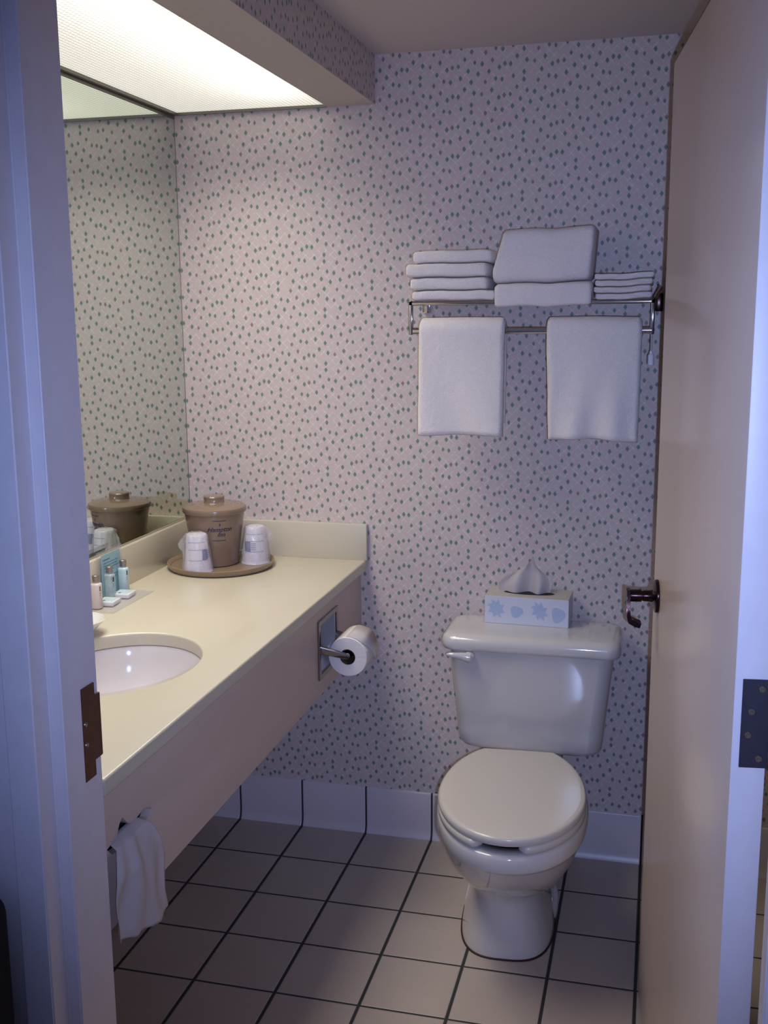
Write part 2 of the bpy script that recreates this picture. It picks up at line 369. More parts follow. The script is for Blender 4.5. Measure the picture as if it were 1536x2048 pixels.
# strike plate on the left jamb
st = plate('strike_plate', [(-1.597, 0.868), (-1.566, 0.868), (-1.566, 0.892), (-1.547, 0.892), (-1.547, 0.992), (-1.559, 0.992), (-1.559, 1.012), (-1.597, 1.012)], [], 'X', JX0-0.001, JX0+0.003, 'strike', tr, 0.0006)
st['label'] = 'dark bronze strike plate'
bm = B(); box(bm, JX0-0.012, JX0+0.003, -1.549, -1.5435, 0.892, 0.992, 0.0012); finish('strike_lip', bm, 'strike', st)
for z in (0.925, 0.957):
    bm = B(); lathe(bm, [(0.0001, 0.0022), (0.0034, 0.0018), (0.0042, 0)], (JX0+0.003, -1.590, z), 16, 'X'); finish('screw', bm, 'brushed', st)

# door, hinged on the right jamb and swung inward
TH = math.atan2(0.1052, 0.907)
DR = empty('door_1', (0.1117, -1.541, 0), TH); struct(DR, 'tan laminate bathroom door standing open')
bm = B(); box(bm, 0, 0.044, 0, 0.9135, 0.008, 2.030, 0.0015, 2)
for f in bm.faces: f.material_index = 1 if f.normal.y < -0.7 else 0
slab = finish('door_slab', bm, ['door', 'white_paint'], DR, True, True)
bm = B(); box(bm, 0.0, 0.044, 0.9135, 0.9150, 0.008, 2.031, 0.0004, 1); box(bm, 0.0, 0.044, 0.0, 0.9135, 2.030, 2.0315); e = finish('shadow_strip', bm, 'edge_shadow', DR, True, True); e['label'] = 'brown strip on the door edge, painted flash shadow'  # thin strips on free edge and top, painting in the door's flash shadow
# hinge leaf on the white hinge edge
HZ0, HZ1 = 0.963, 1.084
hl = boxo('hinge_leaf', (0.010, 0.046, -0.0018, 0.0, HZ0, HZ1), 'hinge', DR, 0.0004, 1, True); hl['label'] = 'dull steel hinge leaf with four screws'
for (x, z) in ((0.0225, 1.040), (0.0195, 1.008), (0.0345, 0.976), (0.0345, 1.071)):
    bm = B(); lathe(bm, [(0.0048, 0.0), (0.0042, -0.0008), (0.0022, -0.0009), (0.0016, -0.0004), (0.0001, -0.0003)], (x, -0.0018, z), 20, 'Y'); finish('screw', bm, 'brushed', hl, True, True)
bm = B(); lathe(bm, [(0.0001, HZ0-0.004), (0.006, HZ0), (0.006, HZ1), (0.0001, HZ1+0.004)], (0.052, -0.004, 0), 20); finish('hinge_pin', bm, 'hinge', hl, True, True)
# lever handle
ld = empty('lever_handle', (0, 0, 0)); ld.parent = DR; ld['label'] = 'dark bronze lever handle'
HY, HZ = 0.835, 0.972
bm = B(); lathe(bm, [(0.0345, -0.0001), (0.0350, -0.003), (0.0335, -0.007), (0.026, -0.010), (0.017, -0.012), (0.0001, -0.012)], (0, HY, HZ), 40, 'X'); finish('rose', bm, 'bronze', ld, True, True)
bm = B(); lathe(bm, [(0.0145, -0.010), (0.0118, -0.016), (0.0115, -0.030), (0.0102, -0.031), (0.0102, -0.033), (0.0128, -0.034), (0.0128, -0.062), (0.012, -0.064), (0.0001, -0.064)], (0, HY, HZ), 32, 'X'); finish('shank', bm, 'bronze', ld, True, True)
bm = B(); R_ = []
PTH = [(-0.0600, 0.0, 0.0135), (-0.0605, -0.002, -0.006), (-0.0605, -0.006, -0.024), (-0.0600, -0.012, -0.040), (-0.0570, -0.018, -0.0475), (-0.0480, -0.022, -0.0515), (-0.0365, -0.024, -0.0545)]
for k, q in enumerate(PTH):
    a_, b_ = PTH[max(k-1, 0)], PTH[min(k+1, len(PTH)-1)]; d_ = Vector((b_[0]-a_[0], 0, b_[2]-a_[2])).normalized(); nrm = Vector((-d_.z, 0, d_.x)); t = 0.0038+0.0022*(k > 3)
    c = Vector((q[0], HY+q[1], HZ+q[2])); yv = Vector((0, 0.0125, 0)); R_.append([c+nrm*t+yv, c-nrm*t+yv, c-nrm*t-yv, c+nrm*t-yv])
rings(bm, R_); bmesh.ops.bevel(bm, geom=list(bm.edges), offset=0.001, segments=2, affect='EDGES'); finish('lever', bm, 'bronze', ld, True, True, auto=50)

# ------------------------------------------------------------------ lit ceiling panel
CL = empty('ceiling_light', (-1.12, -0.77, ZS)); tag(CL, 'long glowing white panel light set in the soffit above the mirror', 'light')
bm = B(); box(bm, LX0+0.0075, LX1-0.0005, LY0+0.0005, LY1-0.0075, ZS+0.004, ZS+0.0048); finish('diffuser', bm, 'diffuser', CL, False)
bm = B()
box(bm, LX0, LX0+0.007, LY0, LY1, ZS-0.003, ZS+0.010); box(bm, LX0, LX1, LY1-0.007, LY1, ZS-0.003, ZS+0.010)
finish('frame', bm, 'frame_grey', CL, False)
bm = B(); box(bm, LX0+0.008, LX1-0.001, LY0+0.001, LY1-0.008, ZS+0.0135, ZS+0.118)
bmesh.ops.delete(bm, geom=[f for f in bm.faces if f.calc_center_median().z < ZS+0.02], context='FACES'); finish('housing', bm, 'housing', CL, False)
bm = B(); lathe(bm, [(0.0001, -1.30), (0.014, -1.295), (0.014, -0.145), (0.0001, -0.14)], (-0.985, 0, ZS+0.082), 24, 'Y'); finish('lamp_tube', bm, 'tube', CL)

# ------------------------------------------------------------------ mirror
MR = empty('wall_mirror', (XL, -0.77, 0.958)); tag(MR, 'large frameless plate mirror above the left end of the counter', 'mirror')
bm = B(); box(bm, XL+0.0005, XL+0.0075, YF+0.004, -0.0035, 0.9580, 2.0930); finish('mirror_glass', bm, 'mirror', MR, False)
bm = B(); box(bm, XL+0.0005, XL+0.0095, YF+0.004, -0.0035, 2.0932, 2.1025); finish('top_channel', bm, 'frame_grey', MR, False)
bm = B(); box(bm, XL+0.0076, XL+0.0090, YF+0.004, -0.0035, 0.9560, 0.9610); finish('bottom_channel', bm, 'chrome', MR, False)
bm = B(); box(bm, XL+0.0005, XL+0.0080, -0.0034, -0.0018, 0.9580, 2.0930); finish('edge_strip', bm, 'frame_grey', MR, False)

# ------------------------------------------------------------------ vanity counter
ZT = 0.850; XE = -0.8015
SCX, SCY, SA, SB = -1.063, -1.021, 0.170, 0.207
VC = empty('vanity_counter', (-1.08, -0.77, 0.575)); tag(VC, 'cream solid-surface vanity counter with backsplash and beige front panel', 'counter')
ell = [(SCX+SA*math.cos(2*PI*i/96), SCY+SB*math.sin(2*PI*i/96)) for i in range(96)]
ct = plate('countertop', rect(XL+0.001, XE, YF+0.002, -0.0005), [ell], 'Z', 0.819, ZT, 'counter', VC, 0.005)
boxo('backsplash', (XL+0.0005, -1.338, YF+0.002, -0.001, ZT-0.0005, 0.955), 'counter', VC, 0.002)
boxo('backsplash', (-1.3375, -0.7985, -0.021, -0.0005, ZT-0.0005, 0.955), 'counter', VC, 0.002)
slot = [(-1.5125, .714), (-1.4795, .7215), (-1.4700, .7370), (-1.4580, .7450), (-1.4490, .7340), (-1.4395, .7245), (-1.4260, .7195), (-1.4050, .7210), (-1.3850, .7250), (-1.3600, .7160), (-1.3570, .7100), (-1.3680, .7010), (-1.3930, .6990), (-1.4260, .6920), (-1.4720, .6930), (-1.4980, .6990)]
tph = rect(-0.405, -0.262, 0.632, 0.765)
plate('front_panel', rect(YF+0.002, -0.0005, 0.575, 0.8195), [slot, tph], 'X', -0.840, -0.822, 'apron', VC, 0.001)
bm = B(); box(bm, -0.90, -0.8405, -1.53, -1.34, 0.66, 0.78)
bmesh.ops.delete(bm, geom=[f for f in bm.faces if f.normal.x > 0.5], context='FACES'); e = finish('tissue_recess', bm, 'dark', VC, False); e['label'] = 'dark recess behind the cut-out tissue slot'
# basin
SK = empty('sink_basin', (SCX, SCY, 0.66)); tag(SK, 'white oval undermount sink sunk in the cream counter', 'sink')
prof = [(1.10, 0.818), (1.10, 0.812), (1.045, 0.806), (1.0, 0.78), (0.92, 0.735), (0.75, 0.69), (0.45, 0.668), (0.14, 0.664), (0.13, 0.660), (0.50, 0.660), (0.80, 0.680), (0.97, 0.73), (1.06, 0.78), (1.09, 0.803)]
prof = [(1.09, 0.8185), (1.012, 0.8185), (0.995, 0.812), (0.975, 0.79), (0.92, 0.75), (0.80, 0.71), (0.60, 0.685), (0.35, 0.672), (0.12, 0.668), (0.0005, 0.667)]
outer = [(0.0005, 0.659), (0.36, 0.663), (0.64, 0.676), (0.85, 0.702), (0.97, 0.745), (1.03, 0.79), (1.09, 0.806)]
bm = B(); lathe(bm, prof, (SCX, SCY, 0), 96, sx=SA, sy=SB, cap0=False); lathe(bm, outer, (SCX, SCY, 0), 96, sx=SA, sy=SB, cap1=False)
bmesh.ops.remove_doubles(bm, verts=bm.verts, dist=1e-4); finish('bowl', bm, 'sink', SK, auto=60)
bm = B(); lathe(bm, [(0.024, 0.6685), (0.022, 0.6705), (0.012, 0.6700), (0.0005, 0.6695)], (SCX, SCY, 0), 32); finish('drain', bm, 'chrome', SK)

# ------------------------------------------------------------------ toilet paper holder and roll
HX = -0.822
TP = empty('toilet_paper_holder', (HX, -0.333, 0.62)); tag(TP, 'recessed chrome toilet paper holder in the front panel under the counter', 'paper holder')
plate('frame', rect(-0.418, -0.249, 0.620, 0.777), [rect(-0.404, -0.263, 0.633, 0.764)], 'X', HX+0.0002, HX+0.005, 'brushed', TP, 0.0012)
bm = B(); R_ = []
for i in range(17):
    a = PI*i/16; R_.append([Vector((HX-0.002-0.055*math.sin(a), y, 0.6985+0.064*math.cos(a))) for y in (-0.4035, -0.2635)])
rings(bm, [[r[0] for r in R_], [r[1] for r in R_]], close=False); finish('recess', bm, 'satin', TP)
RX, RZ, RR = -0.750, 0.6865, 0.0525
for y in (-0.404, -0.264):
    bm = B(); tube(bm, [(HX+0.001, y, 0.700), (-0.800, y, 0.697), (RX-0.004, y, RZ+0.002), (RX+0.006, y, RZ)], [0.0125, 0.0115, 0.0085, 0.006], 12, (0.32, 1.0)); finish('arm', bm, 'chrome', TP)
bm = B(); lathe(bm, [(0.0001, -0.402), (0.007, -0.401), (0.011, -0.392), (0.011, -0.276), (0.007, -0.267), (0.0001, -0.266)], (RX, 0, RZ), 24, 'Y'); finish('spindle', bm, 'chrome', TP)
TR = empty('toilet_paper_roll', (RX, -0.34, RZ-RR)); tag(TR, 'white toilet paper roll on the chrome holder under the counter', 'toilet paper')
def roll_ring(r, y, fold=0.0):
    return [Vector((RX+r*math.cos(2*PI*i/64), y+0.0006*math.sin(9*i), RZ-0.004+r*math.sin(2*PI*i/64))) for i in range(64)]
bm = B()
seq = [(0.0205, -0.2790), (0.035, -0.2785), (RR-0.002, -0.2788), (RR, -0.2815), (RR, -0.31), (RR+0.0004, -0.34), (RR, -0.37), (RR, -0.3905), (RR-0.002, -0.3935), (0.035, -0.3938), (0.0205, -0.3932)]
rings(bm, [roll_ring(*q) for q in seq]+[roll_ring(*seq[0])], True, False, False); bmesh.ops.remove_doubles(bm, verts=bm.verts, dist=1e-5); finish('paper', bm, 'roll', TR, auto=50)
bm = B(); lathe(bm, [(0.0203, -0.394), (0.0203, -0.2785), (0.0190, -0.2785), (0.0190, -0.394)], (RX, 0, RZ-0.004), 40, 'Y', False, False); finish('core', bm, 'core', TR)
bm = B(); R_ = []
for i in range(13):
    a = math.radians(95-i*9.5); rr2 = RR+0.0012+0.010*(i/12)**2
    tip = 0.5*max(0, (i-5)/7)
    R_.append([Vector((RX+rr2*math.cos(a), -0.2810-0.109*tip*0.9, RZ-0.004+rr2*math.sin(a))), Vector((RX+rr2*math.cos(a), -0.3905+0.109*tip*0.9, RZ-0.004+rr2*math.sin(a)))])
rings(bm, R_, False, False, False); e = finish('loose_sheet', bm, 'tissue', TR); md = e.modifiers.new('thick', 'SOLIDIFY'); md.thickness = 0.0004

# ------------------------------------------------------------------ toilet
X0 = -0.303
TO = empty('toilet', (X0, -0.45, 0)); tag(TO, 'bone coloured two-piece toilet with closed lid against the wallpapered wall', 'toilet')
def sup(cx, cy, a, b, n, N=72, nb=None, bb=None):
    out = []
    for i in range(N):
        t = 2*PI*i/N; c, s = math.cos(t), math.sin(t); nn = n if s < 0 else (nb or n); by = b if s < 0 else (bb or b)
        out.append((cx+a*math.copysign(abs(c)**(2/nn), c), cy+by*math.copysign(abs(s)**(2/nn), s)))
    return out
PV = Vector((X0, -0.53, 0)); TW = Matrix.Translation(PV) @ Matrix.Rotation(math.radians(3.8), 4, 'Z') @ Matrix.Translation(-PV)
def turn(bm): bmesh.ops.transform(bm, matrix=TW, verts=bm.verts)
# bowl and pedestal: (z, half width, y front, y back, exponent, x shift)
SEC = [(0.0, 0.118, -0.567, -0.13, 3.0, -0.014), (0.02, 0.116, -0.565, -0.13, 3.0, -0.014), (0.05, 0.107, -0.556, -0.13, 2.9, -0.014), (0.09, 0.097, -0.545, -0.14, 2.8, -0.013), (0.13, 0.091, -0.540, -0.14, 2.6, -0.012), (0.155, 0.092, -0.548, -0.14, 2.5, -0.010),
       (0.18, 0.102, -0.580, -0.13, 2.3, -0.008), (0.205, 0.118, -0.626, -0.11, 2.2, -0.006), (0.235, 0.136, -0.672, -0.10, 2.1, -0.004), (0.27, 0.152, -0.712, -0.09, 2.1, -0.003), (0.305, 0.164, -0.742, -0.08, 2.1, -0.002), (0.333, 0.170, -0.760, -0.08, 2.1, 0), (0.338, 0.172, -0.764, -0.08, 2.1, 0),
       (0.343, 0.178, -0.780, -0.08, 2.1, 0), (0.352, 0.181, -0.786, -0.08, 2.1, 0), (0.378, 0.181, -0.787, -0.08, 2.1, 0), (0.387, 0.178, -0.783, -0.08, 2.1, 0), (0.390, 0.170, -0.772, -0.09, 2.1, 0)]
bm = B(); R_ = []
for z, a, yf, yb, n, dx in SEC:
    cy = -0.50 if z > 0.16 else -0.35
    if z > 0.25: yb = -0.285
    R_.append([Vector((x, y, z+0.0)) for x, y in sup(X0+dx, cy, a, cy-yf, n, 80, 2.3 if z > 0.16 else 2.6, yb-cy)])
top = [Vector((X0+(p.x-X0)*0.80, -0.50+(p.y+0.50)*0.89, 0.388)) for p in R_[-1]]
low = [Vector((X0+(p.x-X0)*0.60, -0.50+(p.y+0.50)*0.66, 0.30)) for p in R_[-1]]
bot = [Vector((X0+(p.x-X0)*0.25, -0.50+(p.y+0.50)*0.25, 0.22)) for p in R_[-1]]
rings(bm, R_+[top, low, bot])
R_ = []
for z, hw, yf in ((0.20, 0.085, -0.36), (0.26, 0.105, -0.38), (0.33, 0.115, -0.38), (0.375, 0.112, -0.38), (0.3845, 0.104, -0.372)):
    R_.append([Vector((x, y, z)) for x, y in sup(X0, -0.21, hw, -0.21-yf, 5.0, 60, 5.0, 0.16)])
rings(bm, R_); turn(bm); finish('bowl', bm, 'porc', TO, auto=75)
bm = B(); R_ = []
for z, g in ((0.0, 0.003), (0.003, 0.0025), (0.004, 0.001)):
    R_.append([Vector((x, y, z)) for x, y in sup(X0-0.014, -0.35, 0.118+g, 0.217+g, 3.0, 80, 2.6, 0.22)])
rings(bm, R_); turn(bm); e = finish('base_sealant', bm, 'stain', TO); e['label'] = 'dark stained sealant line round the foot'
bm = B(); R_ = []
for z, g in ((0.0, 0.012), (0.014, 0.012), (0.022, 0.006)):
    R_.append([Vector((x, y, z)) for x, y in sup(X0-0.012, -0.29, 0.112+g, 0.12+g, 3.0, 60)])
rings(bm, R_); turn(bm); finish('foot_flange', bm, 'porc', TO, auto=60)
for cx_, cy_ in ((-0.385, -0.215), (-0.229, -0.330)):
    bm = B(); lathe(bm, [(0.012, 0.014), (0.012, 0.036), (0.010, 0.043), (0.0001, 0.046)], (cx_, cy_, 0), 24); finish('bolt_cap', bm, 'white_gloss', TO)
def lidline(a, yf, yb, N=64, cy=-0.545):
    pts = []; L = 0.282*(yb-cy)/0.24
    for i in range(N+1):
        t = -PI*i/N; pts.append((X0+a*math.cos(t), cy+(cy-yf)*math.sin(t)))
    for i in range(1, 20):
        y = cy+(yb-cy)*math.sin(PI/2*i/20); pts.append((X0-a*math.sqrt(max(0, 1-((y-cy)/L)**2)), y))
    k = len(pts)
    pts.append((X0-0.086*a/0.175, yb)); pts.append((X0, yb+0.001)); pts.append((X0+0.086*a/0.175, yb))
    for i in range(19, 0, -1):
        y = cy+(yb-cy)*math.sin(PI/2*i/20); pts.append((X0+a*math.sqrt(max(0, 1-((y-cy)/L)**2)), y))
    return pts
bm = B(); R_ = []
for z, g in ((0.4130, -0.006), (0.4135, 0.0), (0.4200, 0.0025), (0.4280, 0.0020), (0.4315, -0.001), (0.4330, -0.004), (0.4335, -0.012), (0.4337, -0.09)):
    R_.append([Vector((x, y, z)) for x, y in lidline(0.172+g, -0.786-g, -0.300+g*0.6)])
rings(bm, R_); turn(bm); finish('seat_lid', bm, 'seat', TO, auto=60)
# open-front seat
bm = B(); ol = lidline(0.174, -0.790, -0.31); il = [(X0+(x-X0)*0.66, -0.545+(y+0.545)*0.72) for x, y in ol]; n = len(ol); front = 32
idx = [i for i in range(n) if not (28.5 < i < 38.5)]; k0 = idx.index(39); idx = idx[k0:]+idx[:k0]
R_ = []
for q, i in enumerate(idx):
    o_, n_ = Vector((*ol[i], 0)), Vector((*il[i], 0)); m_ = (o_-n_); e = 1.0
    if q in (0, len(idx)-1): e = 0.45
    elif q in (1, len(idx)-2): e = 0.8
    prof = ((0.0, 0.3925), (0.93, 0.3925), (1.0, 0.397), (1.0, 0.407), (0.95, 0.4118), (0.5, 0.4122), (0.06, 0.410), (0.0, 0.403))
    R_.append([Vector((n_.x+m_.x*(0.5+(t-0.5)*e), n_.y+m_.y*(0.5+(t-0.5)*e), 0.402+(z-0.402)*e)) for t, z in prof])
rings(bm, R_); turn(bm); finish('seat', bm, 'seat', TO, auto=60)
for dx in (-0.065, 0.065):
    bm = B(); box(bm, X0+dx-0.014, X0+dx+0.014, -0.300, -0.272, 0.384, 0.412, 0.006, 3); turn(bm); finish('seat_hinge', bm, 'seat', TO)
# tank
def rrect(x0, x1, y0, y1, r, z, N=10, bow=0.0):
    out = []
    for cx, cy, a0 in ((x1-r, y0+r, -90), (x1-r, y1-r, 0), (x0+r, y1-r, 90), (x0+r, y0+r, 180)):
        for i in range(N+1):
            a = math.radians(a0+90*i/N); out.append(Vector((cx+r*math.cos(a), cy+r*math.sin(a), z)))
    if bow:
        mx = (x0+x1)/2
        for p in out:
            if p.y < (y0+y1)/2: p.y -= bow*max(0, 1-((p.x-mx)/((x1-x0)/2))**2)
    return out
bm = B(); R_ = []
for z, hw, yf, r in ((0.386, 0.150, -0.180, 0.05), (0.388, 0.176, -0.196, 0.05), (0.394, 0.188, -0.206, 0.045), (0.406, 0.193, -0.212, 0.042), (0.44, 0.196, -0.214, 0.04), (0.475, 0.199, -0.2155, 0.04), (0.485, 0.1995, -0.2185, 0.04), (0.56, 0.207, -0.222, 0.04), (0.675, 0.218, -0.228, 0.04)):
    R_.append(rrect(X0-hw, X0+hw, yf, -0.030, r, z, 10, 0.010))
rings(bm, R_); finish('tank', bm, 'porc', TO, auto=70)
bm = B(); R_ = []
for z, g in ((0.672, -0.004), (0.674, 0.0), (0.682, 0.002), (0.695, 0.002), (0.706, -0.002), (0.712, -0.010), (0.7148, -0.022), (0.7150, -0.06)):
    R_.append(rrect(X0-0.233-g, X0+0.233+g, -0.243-g, -0.022+g, 0.035 if g > -0.03 else 0.02, z, 10, 0.012))
rings(bm, R_); finish('tank_lid', bm, 'porc', TO, auto=70)
bm = B(); lathe(bm, [(0.016, -0.228), (0.017, -0.238), (0.014, -0.248), (0.0001, -0.251)], (X0-0.158, 0, 0.655), 24, 'Y')
tube(bm, [(X0-0.154, -0.247, 0.655), (X0-0.170, -0.251, 0.658), (X0-0.190, -0.255, 0.6615), (X0-0.206, -0.257, 0.663), (X0-0.215, -0.257, 0.6635)], [0.016, 0.014, 0.0095, 0.0075, 0.003], 14, (0.75, 0.85)); finish('flush_lever', bm, 'porc', TO, auto=70)

# tissue box on the tank
TB = empty('tissue_box', (-0.324, -0.065, 0.7152), math.radians(-1.7)); tag(TB, 'flat white and blue leaf-print tissue box on top of the toilet tank', 'tissue box')
bm = B(); box(bm, -0.114, 0.114, -0.052, 0.052, 0, 0.0775, 0.0008, 1)
for f in bm.faces: f.material_index = 1 if f.normal.z > 0.7 else 0
finish('carton', bm, ['carton', 'carton_top'], TB, False, True)
for k, (cx_, cz_, w_, h_, lob) in enumerate(((-0.082, 0.042, 0.024, 0.028, 8), (-0.026, 0.036, 0.019, 0.018, 0), (0.036, 0.042, 0.022, 0.029, 8), (0.086, 0.034, 0.020, 0.023, 0))):
    bm = B(); n = 60; pts = []
    for i in range(n):
        a = 2*PI*i/n; r = (0.80+0.16*math.cos(lob*a+0.6)+0.06*math.cos(2*lob*a)) if lob else (0.9+0.1*math.cos(3*a)); tw = 0.5 if lob else 0.2
        x, z = r*w_*math.cos(a), r*h_*math.sin(a); pts.append(bm.verts.new((cx_+x*math.cos(tw)-z*math.sin(tw), -0.0523, cz_+x*math.sin(tw)+z*math.cos(tw))))
    bm.faces.new(pts); finish('printed_leaf', bm, 'leaf', TB, False, True)
bm = B(); lathe(bm, [(1.0, 0.0778), (0.9, 0.0779), (0.0005, 0.0779)], (0, 0, 0), 40, sx=0.070, sy=0.022); finish('opening', bm, 'dark', TB, False, True)
bm = B(); NU, NV = 40, 24; G = []
for j in range(NV+1):
    v = j/NV; row = []
    for i in range(NU+1):
        u = i/NU; s = u*2-1
        wbot = 0.064; 
        x = -0.010+s*(wbot*(1-v)**0.85+0.010*v)+0.018*v
        if s < 0: x -= 0.024*math.sin(PI*v)*(-s)+0.012*(-s)*(1-v)
        else: x += 0.016*math.sin(PI*v)*s
        x -= 0.0
        y = 0.002+0.012*math.sin(7*s+1.0)*(1-v*0.4)+0.006*nz(s*2.2, v*2, 5)
        z = 0.074+v*0.105*(1-0.30*abs(s)**1.5*(0.2+v))+0.004*nz(s*3, v*3, 1)
        row.append(bm.verts.new((x, y, z)))
    G.append(row)
for a, b in zip(G[:-1], G[1:]):
    for i in range(NU): bm.faces.new((a[i], a[i+1], b[i+1], b[i]))
e = finish('tissue_sheet', bm, 'tissue', TB, True, True); e['label'] = 'white tissue pulled up through the slot'

# ------------------------------------------------------------------ towel rack
YB = -0.200
RK = empty('towel_rack', (-0.32, 0, 1.50)); tag(RK, 'chrome hotel towel shelf with hanging bar on the back wall', 'towel rack')
for y, r in ((YB, 0.0052), (-0.145, 0.0045), (-0.09, 0.0045), (-0.035, 0.0045)):
    bm = B(); lathe(bm, [(r, -0.620), (r, -0.020)], (0, y, 1.5755), 16, 'X'); finish('shelf_bar', bm, 'chrome', RK)
bm = B(); lathe(bm, [(0.0085, -0.618), (0.0085, -0.022)], (0, YB, 1.506), 24, 'X'); finish('towel_bar', bm, 'chrome', RK)
for x, nm in ((-0.624, 0), (-0.0205, 1)):
    bm = B(); box(bm, x-0.0045, x+0.0045, YB-0.006, -0.001, 1.5700, 1.5815, 0.0015); finish('bracket_arm', bm, 'chrome', RK)
    bm = B(); box(bm, x-0.0045, x+0.0045, YB-0.006, YB+0.008, 1.4960, 1.5815, 0.0015); finish('bracket_drop', bm, 'chrome', RK)
    bm = B(); xx = x+(0.012 if nm else 0); box(bm, xx-0.011, xx+0.011, -0.012, -0.0005, 1.551, 1.598, 0.003); finish('wall_plate', bm, 'bronze' if nm else 'chrome', RK)
    if nm:
        bm = B(); tube(bm, [(x+0.003, -0.19, 1.583), (x+0.010, -0.185, 1.596), (x+0.016, -0.18, 1.607), (x+0.012, -0.17, 1.613)], [0.005, 0.006, 0.007, 0.003], 12); finish('end_curl', bm, 'chrome', RK)
LN = empty('hanging_pull', (-0.0215, YB-0.002, 1.426)); tag(LN, 'tiny shiny white pull hanging below the right end of the towel rack', 'pull')
bm = B(); lathe(bm, [(0.0024, 1.456), (0.0024, 1.496)], (-0.0215, YB, 0), 8); e = finish('cord', bm, 'apron', LN)
bm = B(); lathe(bm, [(0.0001, 1.4215), (0.0070, 1.422), (0.0078, 1.425), (0.0078, 1.446), (0.0045, 1.4495), (0.0040, 1.456), (0.0001, 1.457)], (-0.0215, YB, 0), 20); finish('weight', bm, 'white_gloss', LN)

# folded towels: a rounded loaf with fold seams, lofted along x
def folded(name, x0, x1, y0, y1, z0, z1, seed, layers=1, tilt=0.0, sag=0.0, bulge=0.0, skewl=0.0, skewr=0.0, bow=0.0, sag_front=0.0):
    bm = B(); R_ = []; NX, NC = 44, 56
    h = z1-z0; d = y1-y0; r = min(h*0.5, 0.03)
    for k in range(NX+1):
        t = k/NX; x = x0+(x1-x0)*t
        en = min(t, 1-t)*(x1-x0); rx = min(0.007, h*0.35); sh = 1.0 if en > rx else math.sqrt(max(0.0, 1-((rx-en)/rx)**2)); sh = 0.35+0.65*sh
        ring = []
        for i in range(NC):
            a = 2*PI*i/NC; c, s = math.cos(a), math.sin(a)
            # rounded rectangle in y (c) / z (s)
            n = 6.5; yy = math.copysign(abs(c)**(2/n), c); zz = math.copysign(abs(s)**(2/n), s)
            hy = d/2-(1-sh)*rx; hz = h/2-(1-sh)*rx
            y = (y0+y1)/2+yy*hy; z = (z0+z1)/2+zz*hz
            if c < 0:                                     # front: seams between layers
                for L in range(1, layers):
                    zc = z0+h*L/layers+0.0015*nz(x*20, L, seed)
                    y += 0.007*math.exp(-((z-zc)/0.0022)**2)*(-c)
            y += (0.0045*nz(x*14, z*22, seed)+0.004*nz(x*5, z*9, seed+7))*(1 if c < 0 else 0.3)
            zs = 40 if seed >= 20 else (5 if seed > 4 else 2); z += 0.0030*nz(x*13, y*9, zs)+0.0018*nz(x*30, 2, zs)+bow*(1-(2*t-1)**2)+tilt*(t-0.5)
            if s < 0 and sag_front: z -= sag_front*min(1, max(0, (-0.2070-y)/0.005))
            fz = (z-z0)/h
            xx = x+skewl*(1-t)*(fz)+skewr*t*fz+0.0022*nz(y*12, z*16, seed+9)*(1 if en < 0.03 else 0)
            if bulge: xx -= bulge*(1-t)*math.exp(-((fz-0.25)/0.35)**2)
            ring.append(Vector((xx, y, z)))
        R_.append(ring)
    rings(bm, R_); return finish(name, bm, 'terry', None, True, auto=80)
def T(o, label, group): return tag(o, label, 'towel', group)
YT0, YT1 = -0.212, -0.018
G1 = 'folded hand towels stacked at the left of the towel rack'
T(folded('folded_towel', -0.620, -0.408, YT0, YT1, 1.5815, 1.6072, 1, 1, bow=0.001), 'white folded towel lying on the rack bars, bottom of the left stack', G1)
T(folded('folded_towel', -0.624, -0.428, YT0, YT1, 1.6076, 1.6393, 2, 1, bow=0.001), 'white folded hand towel, second from the bottom of the left stack', G1)
T(folded('folded_towel', -0.634, -0.427, YT0-0.002, YT1, 1.6397, 1.6743, 3, 1, bow=0.001), 'white folded hand towel sticking out furthest left in the left stack', G1)
T(folded('folded_towel', -0.617, -0.416, YT0+0.006, YT1, 1.6747, 1.7068, 4, 1, bow=0.001), 'white folded hand towel, topmost of the left stack', G1)
# the lower bath towel drapes over the front rail
G2 = 'folded bath towels in the middle of the towel rack'
T(folded('folded_towel', -0.405, -0.168, YT0-0.010, YT1, 1.5815, 1.6235, 5, 1, tilt=0.004, sag_front=0.018), 'white bath towel lying flat under the big tilted one on the rack', G2)
T(folded('folded_towel', -0.404, -0.176, YT0, YT1+0.004, 1.6245, 1.757, 6, 1, tilt=0.006, bulge=0.012, skewl=0.018, skewr=0.012), 'large thick folded bath towel standing highest in the middle of the rack', G2)
G3 = 'washcloths stacked at the right of the towel rack'
for k, (a, b, lab) in enumerate(((-0.160, -0.024, 'thin white washcloth at the bottom of the small right stack'), (-0.163, -0.026, 'thin white washcloth just above the bottom of the right stack'), (-0.161, -0.024, 'thin white washcloth just below the top of the right stack'), (-0.162, -0.020, 'thin white washcloth on top of the small right stack'))):
    T(folded('washcloth', a, b, YT0+0.002*(k % 2), YT1, 1.5818+0.0160*k, 1.5974+0.0160*k, 20+k, 2, tilt=0.0016, bow=-0.0010), lab, G3)
